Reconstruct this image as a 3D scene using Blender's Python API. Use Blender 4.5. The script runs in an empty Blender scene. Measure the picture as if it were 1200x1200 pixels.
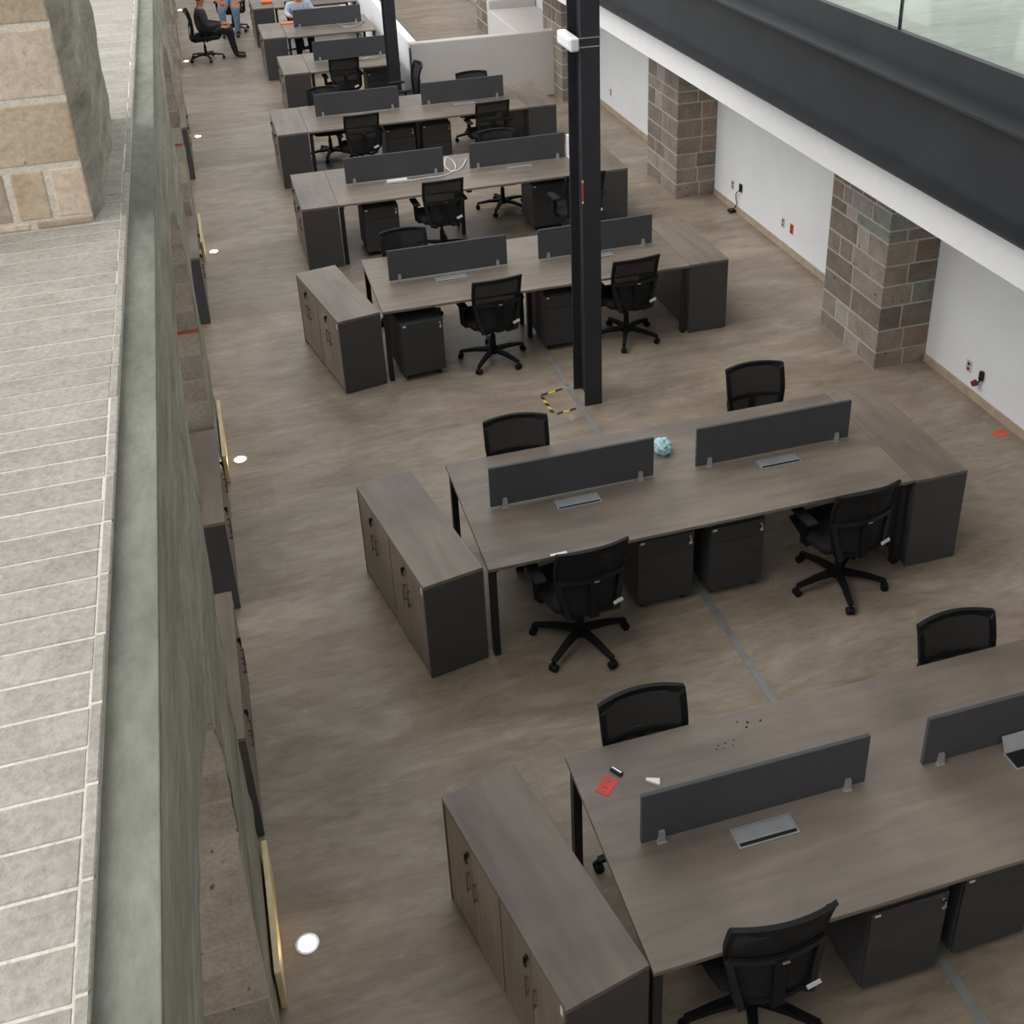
import bpy, bmesh, math, random
from mathutils import Vector, Matrix, noise
random.seed(7)
S = bpy.context.scene
C = S.collection
PI = math.pi
# ------------------------------------------------------------------ camera
F, PITCH, YAW, ROLL, CH, PX, PY = 1363.94, .48510, .27470, -.03360, 5.3762, 34.43, -193.52
def cam_setup():
    cd = bpy.data.cameras.new('camera'); co = bpy.data.objects.new('camera', cd); C.objects.link(co)
    cy, sy, cp, sp = math.cos(YAW), math.sin(YAW), math.cos(PITCH), math.sin(PITCH)
    fwd = Vector((sy*cp, cy*cp, -sp)); right = Vector((cy, -sy, 0)); up = right.cross(fwd)
    cr, sr = math.cos(ROLL), math.sin(ROLL)
    r2 = cr*right + sr*up; u2 = -sr*right + cr*up
    m = Matrix((r2, u2, -fwd)).transposed().to_4x4(); m.translation = (0, 0, CH)
    co.matrix_world = m
    cd.sensor_width = 36; cd.sensor_fit = 'HORIZONTAL'; cd.lens = F/1200*36
    cd.shift_x = -PX/1200; cd.shift_y = PY/1200
    cd.clip_start = .05; cd.clip_end = 200
    S.camera = co
cam_setup()
# ------------------------------------------------------------------ light
w = bpy.data.worlds.new('overcast_sky'); S.world = w; w.use_nodes = True
bg = w.node_tree.nodes['Background']; bg.inputs[0].default_value = (.96, .98, 1, 1); bg.inputs[1].default_value = .8
sd = bpy.data.lights.new('soft_daylight', 'SUN'); sd.energy = 1.1; sd.angle = math.radians(50); sd.color = (1, .99, .97)
so = bpy.data.objects.new('soft_daylight', sd); C.objects.link(so); so.rotation_euler = Vector((.60, .0, -.78)).to_track_quat('-Z', 'Y').to_euler(); so.location = (-3, 10, 9)
S.view_settings.view_transform = 'Standard'; S.view_settings.look = 'None'
S.view_settings.exposure = 0.8; S.view_settings.gamma = 1; S.view_settings.use_curve_mapping = False
# ------------------------------------------------------------------ materials
def lin(c): return tuple((v/255/12.92 if v/255 <= .04045 else ((v/255+.055)/1.055)**2.4) for v in c)
M = {}
def nodes_of(name):
    m = bpy.data.materials.new(name); m.use_nodes = True
    nt = m.node_tree; b = nt.nodes['Principled BSDF']
    return m, nt, b
def ramp(nt, stops):
    r = nt.nodes.new('ShaderNodeValToRGB'); e = r.color_ramp.elements
    while len(e) < len(stops): e.new(.5)
    for q, (p, c) in zip(e, stops): q.position = p; q.color = (*lin(c), 1)
    return r
def coords(nt, scale=(1, 1, 1), kind='Object', rnd=False):
    t = nt.nodes.new('ShaderNodeTexCoord'); mp = nt.nodes.new('ShaderNodeMapping')
    mp.inputs['Scale'].default_value = scale
    nt.links.new(t.outputs[kind], mp.inputs[0])
    if rnd:
        oi = nt.nodes.new('ShaderNodeObjectInfo'); v = nt.nodes.new('ShaderNodeVectorMath'); v.operation = 'SCALE'
        cb = nt.nodes.new('ShaderNodeCombineXYZ')
        for i in range(3): nt.links.new(oi.outputs['Random'], cb.inputs[i])
        nt.links.new(cb.outputs[0], v.inputs[0]); v.inputs['Scale'].default_value = 37.
        nt.links.new(v.outputs[0], mp.inputs['Location'])
    return mp
def noise_tex(nt, src, scale, detail=4, rough=.55, dist=0):
    n = nt.nodes.new('ShaderNodeTexNoise'); n.inputs['Scale'].default_value = scale
    n.inputs['Detail'].default_value = detail; n.inputs['Roughness'].default_value = rough; n.inputs['Distortion'].default_value = dist
    nt.links.new(src.outputs[0], n.inputs[0]); return n
def mixc(nt, a, b, fac, mode='MIX'):
    x = nt.nodes.new('ShaderNodeMix'); x.data_type = 'RGBA'; x.blend_type = mode
    for s, i in ((fac, 0), (a, 6), (b, 7)):
        if isinstance(s, (int, float)): x.inputs[i].default_value = s
        elif isinstance(s, tuple): x.inputs[i].default_value = (*lin(s), 1)
        else: nt.links.new(s, x.inputs[i])
    return x.outputs[2]
def bump(nt, b, h, strength=.3, dist=.01):
    n = nt.nodes.new('ShaderNodeBump'); n.inputs['Strength'].default_value = strength; n.inputs['Distance'].default_value = dist
    nt.links.new(h, n.inputs['Height']); nt.links.new(n.outputs[0], b.inputs['Normal'])
def plain(name, col, rough=.5, metal=0., var=.06, nscale=9., spec=.5):
    m, nt, b = nodes_of(name)
    n = noise_tex(nt, coords(nt), nscale, 4)
    lo = tuple(max(0, c*(1-var)) for c in col); hi = tuple(min(255, c*(1+var)) for c in col)
    r = ramp(nt, [(.3, lo), (.7, hi)]); nt.links.new(n.outputs[0], r.inputs[0]); nt.links.new(r.outputs[0], b.inputs['Base Color'])
    b.inputs['Roughness'].default_value = rough; b.inputs['Metallic'].default_value = metal
    b.inputs['Specular IOR Level'].default_value = spec
    M[name] = m; return m
def wood(name, scale, c0, c1, c2, rough=.45):
    m, nt, b = nodes_of(name)
    mp = coords(nt, scale, rnd=True)
    n = noise_tex(nt, mp, 1.6, 7, .62, .35); n2 = noise_tex(nt, coords(nt, (1, 1, 1), rnd=True), 1.3, 3, .5, .4)
    r = ramp(nt, [(.28, c0), (.5, c1), (.75, c2)]); nt.links.new(n.outputs[0], r.inputs[0])
    r2 = ramp(nt, [(.3, (205, 205, 208)), (.7, (255, 255, 255))]); nt.links.new(n2.outputs[0], r2.inputs[0])
    nt.links.new(mixc(nt, r.outputs[0], r2.outputs[0], 1., 'MULTIPLY'), b.inputs['Base Color'])
    b.inputs['Roughness'].default_value = rough
    bump(nt, b, n.outputs[0], .05, .002)
    M[name] = m
WC = ((116, 104, 93), (131, 119, 107), (144, 132, 119))
wood('wood_along_x', (.9, 7, 7), *WC); wood('wood_along_y', (7, .9, 7), *WC); wood('wood_along_z', (14, 14, 1.2), *WC)
def stone(name, cols, nscale=5., rough=.85, bs=.5, stretch=(1, 1, 1), spots=True, vary=1.):
    m, nt, b = nodes_of(name)
    mp = coords(nt, stretch, rnd=True)
    n = noise_tex(nt, mp, nscale, 8, .62, .2); f = noise_tex(nt, mp, nscale*9, 4, .7)
    r = ramp(nt, [(.25, cols[0]), (.5, cols[1]), (.75, cols[2])]); nt.links.new(n.outputs[0], r.inputs[0])
    r2 = ramp(nt, [(.3, (190, 190, 190)), (.62, (255, 255, 255))]); nt.links.new(f.outputs[0], r2.inputs[0])
    oi = nt.nodes.new('ShaderNodeObjectInfo'); r3 = ramp(nt, [(0, (205, 203, 200)), (1, (255, 252, 248))]); nt.links.new(oi.outputs['Random'], r3.inputs[0])
    c = mixc(nt, r.outputs[0], r2.outputs[0], .6, 'MULTIPLY'); c = mixc(nt, c, r3.outputs[0], vary, 'MULTIPLY')
    if spots:
        v = noise_tex(nt, mp, nscale*3.3, 2, .4); r4 = ramp(nt, [(.24, (96, 88, 80)), (.3, (255, 255, 255))]); nt.links.new(v.outputs[0], r4.inputs[0])
        c = mixc(nt, c, r4.outputs[0], .8, 'MULTIPLY')
    nt.links.new(c, b.inputs['Base Color']); b.inputs['Roughness'].default_value = rough
    b.inputs['Specular IOR Level'].default_value = .25
    bump(nt, b, f.outputs[0], bs, .006)
    M[name] = m
stone('pillar_stone', ((138, 128, 119), (160, 150, 141), (178, 168, 159)))
stone('pillar_stone_pale', ((164, 157, 150), (182, 175, 168), (194, 188, 182)))
stone('pillar_stone_green', ((130, 134, 130), (146, 150, 147), (160, 162, 158)))
stone('pillar_stone_pink', ((142, 124, 114), (162, 143, 133), (174, 156, 146)))
stone('mortar_pale', ((206, 200, 192), (220, 214, 206), (230, 225, 218)), 12, spots=False)
stone('jamb_stone', ((176, 164, 150), (196, 185, 172), (212, 203, 192)))
stone('pier_stone', ((214, 188, 158), (226, 206, 180), (234, 220, 200)), 3.5)
stone('pier_stone_pink', ((216, 196, 176), (228, 210, 192), (236, 222, 208)), 3.5)
stone('pier_mortar', ((226, 218, 204), (236, 229, 217), (242, 237, 228)), 10, spots=False)
stone('chiselled_stone', ((146, 142, 129), (190, 187, 174), (222, 219, 208)), 3.0, stretch=(1, .45, 2.2), bs=.7, spots=False)
stone('smooth_band_stone', ((112, 115, 107), (130, 132, 124), (147, 149, 140)), 2.0, stretch=(1, .4, 2.5), bs=.25, spots=False)
stone('ledge_slab_stone', ((156, 151, 142), (172, 167, 158), (184, 180, 171)), 5.0, bs=.8, vary=.25, spots=False)
stone('ledge_mortar', ((216, 210, 200), (228, 222, 212), (236, 231, 223)), 10, spots=False)
stone('mezzanine_tile', ((158, 160, 152), (176, 178, 170), (192, 194, 186)), .8, rough=.35, bs=.02, stretch=(.5, 2.5, 1), spots=False)
def floor_mat():
    m, nt, b = nodes_of('travertine_floor')
    mp = coords(nt, (.75, 2.6, 1)); mp2 = coords(nt, (1, 1.25, 1)); mp3 = coords(nt, (2.4, 9, 1))
    a = noise_tex(nt, mp, .9, 9, .66, 1.1); f = noise_tex(nt, mp3, 1.6, 8, .66, 1.0); g = noise_tex(nt, mp2, .9, 7, .68, .8)
    r = ramp(nt, [(.28, (143, 129, 114)), (.45, (159, 146, 131)), (.57, (170, 158, 143)), (.76, (190, 179, 165))]); nt.links.new(a.outputs[0], r.inputs[0])
    r2 = ramp(nt, [(.34, (224, 221, 217)), (.52, (244, 242, 240)), (.7, (255, 255, 255))]); nt.links.new(f.outputs[0], r2.inputs[0])
    rg = ramp(nt, [(.32, (222, 220, 218)), (.6, (255, 254, 252))]); nt.links.new(g.outputs[0], rg.inputs[0])  # broad travertine mottling; also paints dark shadow patches into the floor colour
    base = mixc(nt, r.outputs[0], rg.outputs[0], 1., 'MULTIPLY')
    c = mixc(nt, base, r2.outputs[0], 1., 'MULTIPLY')
    bt = nt.nodes.new('ShaderNodeTexBrick'); mpb = coords(nt, (1, 1, 1)); nt.links.new(mpb.outputs[0], bt.inputs[0])
    bt.inputs['Scale'].default_value = 1; bt.inputs['Brick Width'].default_value = 1.2; bt.inputs['Row Height'].default_value = .6
    bt.inputs['Mortar Size'].default_value = .002; bt.inputs['Color1'].default_value = (*lin((246, 245, 244)), 1); bt.inputs['Color2'].default_value = (1, 1, 1, 1)
    bt.inputs['Mortar'].default_value = (*lin((232, 229, 226)), 1); bt.offset = .5
    c = mixc(nt, c, bt.outputs[0], .8, 'MULTIPLY')
    # worn lighter scuffs
    sc = noise_tex(nt, coords(nt, (1, 2.2, 1)), 2.6, 10, .75, 1.2); r5 = ramp(nt, [(.58, (0, 0, 0)), (.72, (150, 150, 150))]); nt.links.new(sc.outputs[0], r5.inputs[0])
    c = mixc(nt, c, (205, 193, 174), r5.outputs[0])
    nt.links.new(c, b.inputs['Base Color'])
    b.inputs['Roughness'].default_value = .38; b.inputs['Specular IOR Level'].default_value = .35
    M['floor'] = m
floor_mat()
plain('white_plaster', (240, 242, 244), .8, var=.012, nscale=2.); plain('white_paint', (238, 237, 236), .6, var=.01)
plain('off_white_plaster', (214, 209, 206), .8, var=.015, nscale=2.); plain('baseboard_beige', (176, 160, 140), .6, var=.07)
plain('steel_black', (46, 47, 52), .5, .0, .08); plain('beam_black', (46, 48, 51), .55, 0, .08, 3)
plain('charcoal_panel', (70, 69, 70), .5, 0, .03); plain('screen_grey', (73, 72, 76), .7, 0, .04, 40)
plain('charcoal_drawer', (58, 58, 59), .5, 0, .03); plain('frame_black', (26, 26, 28), .45, 0, .05)
plain('chair_black', (15, 15, 17), .62, 0, .08, spec=.3); plain('chair_fabric', (15, 15, 19), .9, 0, .15, 60); plain('chair_grey', (26, 26, 29), .5, 0, .05, spec=.4); plain('handle_brown', (112, 101, 92), .4, .2)
plain('aluminium', (190, 192, 196), .35, .6, .04); plain('slot_black', (18, 18, 20), .6); plain('white_plastic', (232, 232, 232), .4, 0, .02)
plain('chrome', (215, 215, 218), .2, 1., .02); plain('strip_metal', (142, 142, 140), .45, .3, .08)
plain('plate_grey', (196, 193, 188), .5); plain('tape_yellow', (214, 176, 60), .6); plain('tape_black', (30, 29, 28), .6); plain('red_paint', (205, 62, 46), .6); plain('red_tape', (214, 92, 62), .6)
plain('panel_yellow', (226, 206, 160), .5); plain('joint_red', (176, 84, 66), .8); plain('blue_plastic', (168, 204, 210), .35, 0, .1)
plain('orange', (230, 120, 60), .6); plain('skin', (176, 120, 94), .6, 0, .05); plain('cloth_black', (26, 26, 30), .9, 0, .1); plain('cloth_grey', (50, 49, 52), .9, 0, .1)
plain('denim', (112, 138, 160), .9, 0, .12, 30); plain('shirt_pale', (176, 186, 200), .9, 0, .1, 20); plain('navy', (36, 42, 64), .9); plain('hair', (28, 22, 20), .7, 0, .2, 40); plain('shoe', (24, 22, 22), .4)
plain('dark_red', (112, 44, 40), .7)
def mesh_mat():
    m, nt, b = nodes_of('chair_mesh'); b.inputs['Base Color'].default_value = (*lin((24, 24, 26)), 1); b.inputs['Roughness'].default_value = .8
    t = nt.nodes.new('ShaderNodeBsdfTransparent'); x = nt.nodes.new('ShaderNodeMixShader'); x.inputs[0].default_value = .78
    nt.links.new(t.outputs[0], x.inputs[1]); nt.links.new(b.outputs[0], x.inputs[2]); nt.links.new(x.outputs[0], nt.nodes['Material Output'].inputs[0]); M['chair_mesh'] = m
def glass_mat():
    m, nt, b = nodes_of('rail_glass'); t = nt.nodes.new('ShaderNodeBsdfTransparent'); t.inputs[0].default_value = (.93, .96, .94, 1)
    g = nt.nodes.new('ShaderNodeBsdfGlossy'); g.inputs['Roughness'].default_value = .03; g.inputs[0].default_value = (.9, 1, .95, 1)
    x = nt.nodes.new('ShaderNodeMixShader'); x.inputs[0].default_value = .05; nt.links.new(t.outputs[0], x.inputs[1]); nt.links.new(g.outputs[0], x.inputs[2]); nt.links.new(x.outputs[0], nt.nodes['Material Output'].inputs[0]); M['glass'] = m
def lamp_mat():
    m, nt, b = nodes_of('ground_lamp_lens'); b.inputs['Base Color'].default_value = (1, .9, .75, 1)
    b.inputs['Emission Color'].default_value = (1, .72, .42, 1); b.inputs['Emission Strength'].default_value = 14.; M['lens'] = m
mesh_mat(); glass_mat(); lamp_mat()
# ------------------------------------------------------------------ geometry helpers
class MB:
    def __init__(s): s.bm = bmesh.new()
    def box(s, x0, x1, y0, y1, z0, z1, bev=0., seg=1, mat=None):
        bm = s.bm; v = [bm.verts.new(p) for p in ((x0,y0,z0),(x1,y0,z0),(x1,y1,z0),(x0,y1,z0),(x0,y0,z1),(x1,y0,z1),(x1,y1,z1),(x0,y1,z1))]
        fs = [bm.faces.new([v[i] for i in q]) for q in ((0,3,2,1),(4,5,6,7),(0,1,5,4),(1,2,6,5),(2,3,7,6),(3,0,4,7))]
        if mat: bmesh.ops.transform(bm, matrix=mat, verts=v)
        if bev:
            es = list({e for f in fs for e in f.edges})
            bmesh.ops.bevel(bm, geom=es, offset=bev, segments=seg, affect='EDGES', profile=.5)
        return s
    def cyl(s, a, b, r0, r1=None, n=12):
        r1 = r0 if r1 is None else r1; a = Vector(a); b = Vector(b); d = (b-a).normalized()
        u = d.orthogonal().normalized(); w_ = d.cross(u)
        A = [s.bm.verts.new(a + r0*(math.cos(2*PI*i/n)*u + math.sin(2*PI*i/n)*w_)) for i in range(n)]
        B = [s.bm.verts.new(b + r1*(math.cos(2*PI*i/n)*u + math.sin(2*PI*i/n)*w_)) for i in range(n)]
        for i in range(n): s.bm.faces.new((A[i], A[(i+1) % n], B[(i+1) % n], B[i]))
        s.bm.faces.new(A[::-1]); s.bm.faces.new(B); return s
    def tube(s, pts, r, n=8):
        pts = [Vector(p) for p in pts]; rings = []; u = None
        for i, p in enumerate(pts):
            d = (pts[min(i+1, len(pts)-1)] - pts[max(i-1, 0)]).normalized()
            u = d.orthogonal().normalized() if u is None else (u - d*u.dot(d)).normalized()
            w_ = d.cross(u); rr = r[i] if isinstance(r, (list, tuple)) else r
            rings.append([s.bm.verts.new(p + rr*(math.cos(2*PI*k/n)*u + math.sin(2*PI*k/n)*w_)) for k in range(n)])
        for a, b in zip(rings, rings[1:]):
            for k in range(n): s.bm.faces.new((a[k], a[(k+1) % n], b[(k+1) % n], b[k]))
        s.bm.faces.new(rings[0][::-1]); s.bm.faces.new(rings[-1]); return s
    def cable(s, pts, r, n=8):
        P = [Vector(p) for p in pts]; out = []
        for i in range(len(P)-1):
            a, b, c, d = P[max(i-1, 0)], P[i], P[i+1], P[min(i+2, len(P)-1)]
            for k in range(6):
                t = k/6; out.append(.5*((2*b)+(c-a)*t+(2*a-5*b+4*c-d)*t*t+(3*b-a-3*c+d)*t**3))
        return s.tube(out+[P[-1]], r, n)
    def bar(s, pts, wd, th, up=(0, 0, 1)):
        # flat rectangular bar along a path; wd across, th along 'up'
        rings = []; pts = [Vector(p) for p in pts]; up = Vector(up)
        for i, p in enumerate(pts):
            d = (pts[min(i+1, len(pts)-1)] - pts[max(i-1, 0)]).normalized(); sd = d.cross(up).normalized(); uu = sd.cross(d)
            W = wd[i] if isinstance(wd, (list, tuple)) else wd; T = th[i] if isinstance(th, (list, tuple)) else th
            rings.append([s.bm.verts.new(p + sd*a*W/2 + uu*b*T/2) for a, b in ((-1,-1),(1,-1),(1,1),(-1,1))])
        for a, b in zip(rings, rings[1:]):
            for k in range(4): s.bm.faces.new((a[k], a[(k+1) % 4], b[(k+1) % 4], b[k]))
        s.bm.faces.new(rings[0][::-1]); s.bm.faces.new(rings[-1]); return s
    def prism(s, poly, d):
        a = [s.bm.verts.new(p) for p in poly]; b = [s.bm.verts.new(Vector(p)+Vector(d)) for p in poly]; n = len(a)
        for i in range(n): s.bm.faces.new((a[i], a[(i+1) % n], b[(i+1) % n], b[i]))
        s.bm.faces.new(a[::-1]); s.bm.faces.new(b); return s
    def build(s, name, mat, parent=None, smooth=False):
        bmesh.ops.recalc_face_normals(s.bm, faces=s.bm.faces[:])
        me = bpy.data.meshes.new(name); s.bm.to_mesh(me); s.bm.free()
        if isinstance(mat, str): mat = [mat]
        for m in mat: me.materials.append(M[m])
        if smooth:
            for p in me.polygons: p.use_smooth = True
        o = bpy.data.objects.new(name, me); C.objects.link(o)
        if parent: o.parent = parent
        return o
def tag(o, label=None, cat=None, group=None, kind=None):
    for k, v in (('label', label), ('category', cat), ('group', group), ('kind', kind)):
        if v: o[k] = v
    return o
def thing(name, label, cat, loc=(0, 0, 0), rz=0, group=None):
    o = bpy.data.objects.new(name, None); C.objects.link(o); o.location = loc; o.rotation_euler = (0, 0, rz); o.empty_display_size = .1
    return tag(o, label, cat, group)
def copy_tree(o, parent=None):
    c = o.copy(); C.objects.link(c); c.parent = parent
    for ch in list(o.children): copy_tree(ch, c)
    return c
def struct(o): o['kind'] = 'structure'; return o
def share(src, name, parent, loc=(0, 0, 0), mat=None, scale=None):
    o = bpy.data.objects.new(name, src); C.objects.link(o); o.parent = parent; o.location = loc
    if scale: o.scale = scale
    if mat: o.material_slots[0].link = 'OBJECT'; o.material_slots[0].material = M[mat]
    return o
# ------------------------------------------------------------------ setting
Y0, Y1 = -1.5, 33.
struct(MB().box(-4.5, 10, Y0, Y1, -.2, 0).build('floor', 'floor'))
# right wall under the mezzanine
RW, PXF = 6.11, 5.57
struct(MB().box(RW, RW+.15, Y0, Y1, 0, 2.255).build('wall_right', 'white_plaster'))
struct(MB().box(RW-.012, RW, Y0, Y1, 0, .085).build('baseboard_right', 'baseboard_beige'))
struct(MB().box(-4.5, 10, Y1, Y1+.2, 0, 7).build('wall_back', 'white_plaster'))
# mezzanine: floor slab, soffit with white fascia
struct(MB().box(4.68, 10, Y0, Y1, 3.36, 3.455).build('floor_mezzanine', 'mezzanine_tile'))
struct(MB().box(4.61, 10, Y0, Y1, 2.255, 2.60).build('ceiling', 'white_paint'))
struct(MB().box(10, 10.2, Y0, Y1, 0, 7).build('wall_mezzanine', 'white_plaster'))
struct(MB().box(.2, 10.2, Y0, 6.0, 7, 7.2).build('shading_roof', 'white_plaster'))  # unseen partial roof, added to keep the near end darker
struct(MB().box(-4.5, 10.2, Y0-.2, Y0, 0, 7.2).build('shading_wall', 'white_plaster'))  # unseen end wall behind the camera, added to cut sky light up front
bm_ = thing('mezzanine_beam', 'long black steel beam along the mezzanine edge above the white fascia', 'beam', (4.53, Y0, 2.6))
L = Y1-Y0
MB().box(.08, .10, 0, L, .02, .62).build('web', 'beam_black', bm_)
MB().box(-.08, .15, 0, L, .001, .02).build('bottom_flange', 'beam_black', bm_)
MB().box(-.08, .15, 0, L, .62, .64).build('top_flange', 'beam_black', bm_)
MB().box(.13, .149, 0, L, .64, .876).build('upper_fascia', 'beam_black', bm_)
gl = thing('glass_balustrade', 'frameless glass balustrade standing on the black mezzanine beam', 'balustrade', (4.69, Y0, 3.455))
for i, (a, b) in enumerate(((0, 4.2), (4.2, 6.45), (6.45, 8.68), (8.68, 9.9), (9.9, 12.2), (12.2, 14.5), (14.5, 17))):
    MB().box(0, .014, a+.006, b-.006, .005, 1.05).build('glass_pane', 'glass', gl)
    if i: MB().box(-.003, .017, b-.012 if 0 else a-.008, a+.008, 0, 1.05).build('joint_post', 'frame_black', gl)
MB().box(-.012, .026, 0, 17, 0, .02).build('base_channel', 'steel_black', gl)

# ---- left arcade wall
WX = -.335; PC = [-.82 + 4.82*k for k in range(7)]; HW = .51; SPR, CRW, TOPZ = 1.35, 2.86, 3.385
def arch(t):  # t -1..1 across an opening
    return SPR + (CRW-SPR)*max(0, 1-abs(t)**2.6)**(1/2.6)
def wn(y, z): return min(1, max(0, (3.35-z)/.4))*(.016*noise.noise((y*1.1, z*2.3, 3.1)) + .011*noise.noise((y*.9+9, z*7., 1.)) + .004*noise.noise((y*9, z*11, 5)))
def wx(z): return WX - .035*max(0, min(1, (2.0-z)/.8))
def left_wall():
    bm = bmesh.new()
    def patch(ys, zlo, nz, matidx=0):
        g = []
        for y in ys:
            z0 = zlo(y); g.append([bm.verts.new((wx(z0+(TOPZ-z0)*k/nz) + wn(y, z0+(TOPZ-z0)*k/nz), y, z0+(TOPZ-z0)*k/nz)) for k in range(nz+1)])
        for a, b in zip(g, g[1:]):
            for k in range(nz): bm.faces.new((a[k], b[k], b[k+1], a[k+1])).material_index = matidx
    def lins(a, b, n): return [a+(b-a)*i/n for i in range(n+1)]
    for i, c in enumerate(PC):
        patch(lins(c-HW, c+HW, 20), lambda y: 0., 70)
        if i+1 < len(PC):
            a, b = c+HW, PC[i+1]-HW; mid, h = (a+b)/2, (b-a)/2
            ys = [mid + h*math.sin(PI/2*t) for t in lins(-1, 1, 60)]
            patch(ys, lambda y: arch((y-mid)/h), 34)
            # reveal (mortar bed) and niche back
            prof = [(a, 0)] + [(y, arch((y-mid)/h)) for y in ys] + [(b, 0)]
            pv = [(bm.verts.new((wx(z)-.004, y, z)), bm.verts.new((-1.0, y, z))) for y, z in prof]
            for p, q in zip(pv, pv[1:]): bm.faces.new((p[0], p[1], q[1], q[0])).material_index = 1
    me = bpy.data.meshes.new('wall_left'); bm.to_mesh(me); bm.free()
    for m in ('chiselled_stone', 'mortar_pale', 'jamb_stone'): me.materials.append(M[m])
    o = bpy.data.objects.new('wall_left', me); C.objects.link(o); struct(o)
    # courses of the reveals that face the camera: one block each
    for i in range(len(PC)-1):
        a, b = PC[i]+HW, PC[i+1]-HW; mid, h = (a+b)/2, (b-a)/2
        pts = [(b, 0), (b, SPR)] + [(mid+h*t, arch(t)) for t in [1-(j/120)**2 for j in range(1, 121)]]
        seg = [0]
        for p, q in zip(pts, pts[1:]): seg.append(seg[-1] + math.hypot(q[0]-p[0], q[1]-p[1]))
        def at(s):
            for k in range(len(seg)-1):
                if s <= seg[k+1]:
                    t = (s-seg[k])/max(1e-9, seg[k+1]-seg[k]); return (pts[k][0]+t*(pts[k+1][0]-pts[k][0]), pts[k][1]+t*(pts[k+1][1]-pts[k][1]))
            return pts[-1]
        s = 0.; rr = random.Random(i+5)
        while s < seg[-1]-.1:
            hgt = .205 + rr.uniform(-.02, .03); e = min(s+hgt, seg[-1])
            g0, g1 = at(s+.011), at(e-.011); gm = at((s+e)/2)
            mb = MB(); poly = []
            inn = []
            for (y, z) in (g0, gm, g1):
                # outward from the opening (into the stone)
                n = Vector((0, y-mid, (z-SPR)*1.4 if z > SPR else 0)).normalized()
                jx = rr.uniform(-.004, .002); poly.append(Vector((wx(z)+wn(y, z)-.005+jx, y, z)) - n*.001); inn.append(Vector((wx(z)+wn(y, z)-.005+jx, y, z)) + n*.06)
            mb.prism(poly+inn[::-1], (-.55, 0, 0))
            mb.build('stone_block', 'jamb_stone', o)
            if abs(s-1.32) < .11 and i in (1, 2):
                y, z = at(e); MB().box(wx(z)-.5, wx(z)+.006, y-.012, y+.04, z-.004, z+.022).build('red_joint', 'joint_red', o)
            s = e
    return o
left_wall()
# upper band of the wall and the ledge / upper floor
band = struct(MB().box(-1.2, -.3355, Y0, Y1, 3.375, 3.392, .004, 2).build('trim_1', 'smooth_band_stone'))
def upper_floor():
    o = struct(MB().box(-4.5, -.456, Y0, Y1, 3.2, 3.4288).build('floor_upper', 'ledge_mortar'))
    slab = MB().box(-1.75, 0, 0, .1165, 0, .012, .002).build('paving_slab', 'ledge_slab_stone', o); slab.location = (-.485, .6, 3.418)
    y = .6; rr = random.Random(3); k = 0
    while y < 12.2:
        p = .124 if y > .6 else .124
        if k: share(slab.data, 'paving_slab', o, (-.485+rr.uniform(-.004, .004), y, 3.418+rr.uniform(0, .0015)))
        y += p; k += 1
    edge = MB().box(-.028, 0, 0, .24, 0, .013, .004).build('edge_stone', 'ledge_slab_stone', o); edge.location = (-.453, .5, 3.418)
    y = .746; 
    while y < 12.2:
        share(edge.data, 'edge_stone', o, (-.453+rr.uniform(-.003, .003), y, 3.418+rr.uniform(0, .002))); y += .246
    return o
upper_floor()
def upper_pier():
    t = thing('stone_pier', 'tan block stone pier with grey chiselled side standing on the upper ledge', 'pier', (-.6, 5.45, 3.43))
    XL = -1.1
    MB().box(XL, -.001, .001, 1.75, 0, 3.5).build('mortar_core', 'pier_mortar', t)
    rr = random.Random(2)
    courses = [(0, .035, [-.26, -.62]), (.045, .275, [-.155, -.325, -.62]), (.30, .575, [-.68]), (.60, .895, [-.56]), (.92, 1.2, [-.3, -.75]), (1.22, 1.5, [-.5]), (1.52, 1.8, [-.35, -.8]), (1.82, 2.1, [-.6]), (2.12, 2.4, [-.4]), (2.43, 2.75, [-.7]), (2.78, 3.1, [-.45]), (3.13, 3.45, [-.6])]
    for k, (z0, z1, sp) in enumerate(courses):
        xs = [0] + sp + [XL]
        for j, (a, b) in enumerate(zip(xs, xs[1:])):
            MB().box(b+.013, a-(.013 if j else 0), -.003, .12, z0, z1, .008, 2).build('stone_block', 'pier_stone' if (k+j) % 2 == 0 else 'pier_stone_pink', t)
    # rough chiselled side
    bm = bmesh.new(); ny, nz = 60, 116; g = []
    for i in range(ny+1):
        y = .02+1.73*i/ny; r = []
        for k in range(nz+1):
            z = 3.5*k/nz; d = .012*noise.noise((y*3, z*4, 0)) + .02*noise.noise((y*1.4+4, z*1.6, 2)) + .008*noise.noise((y*11, z*12, 7))
            e = min(1, i/8)
            r.append(bm.verts.new((.0 + (.036 + d)*e, y, z)))
        g.append(r)
    for a, b in zip(g, g[1:]):
        for k in range(nz): bm.faces.new((a[k], b[k], b[k+1], a[k+1]))
    me = bpy.data.meshes.new('chiselled_side'); bm.to_mesh(me); bm.free(); me.materials.append(M['chiselled_stone'])
    o = bpy.data.objects.new('chiselled_side', me); C.objects.link(o); o.parent = t
upper_pier()
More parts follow.
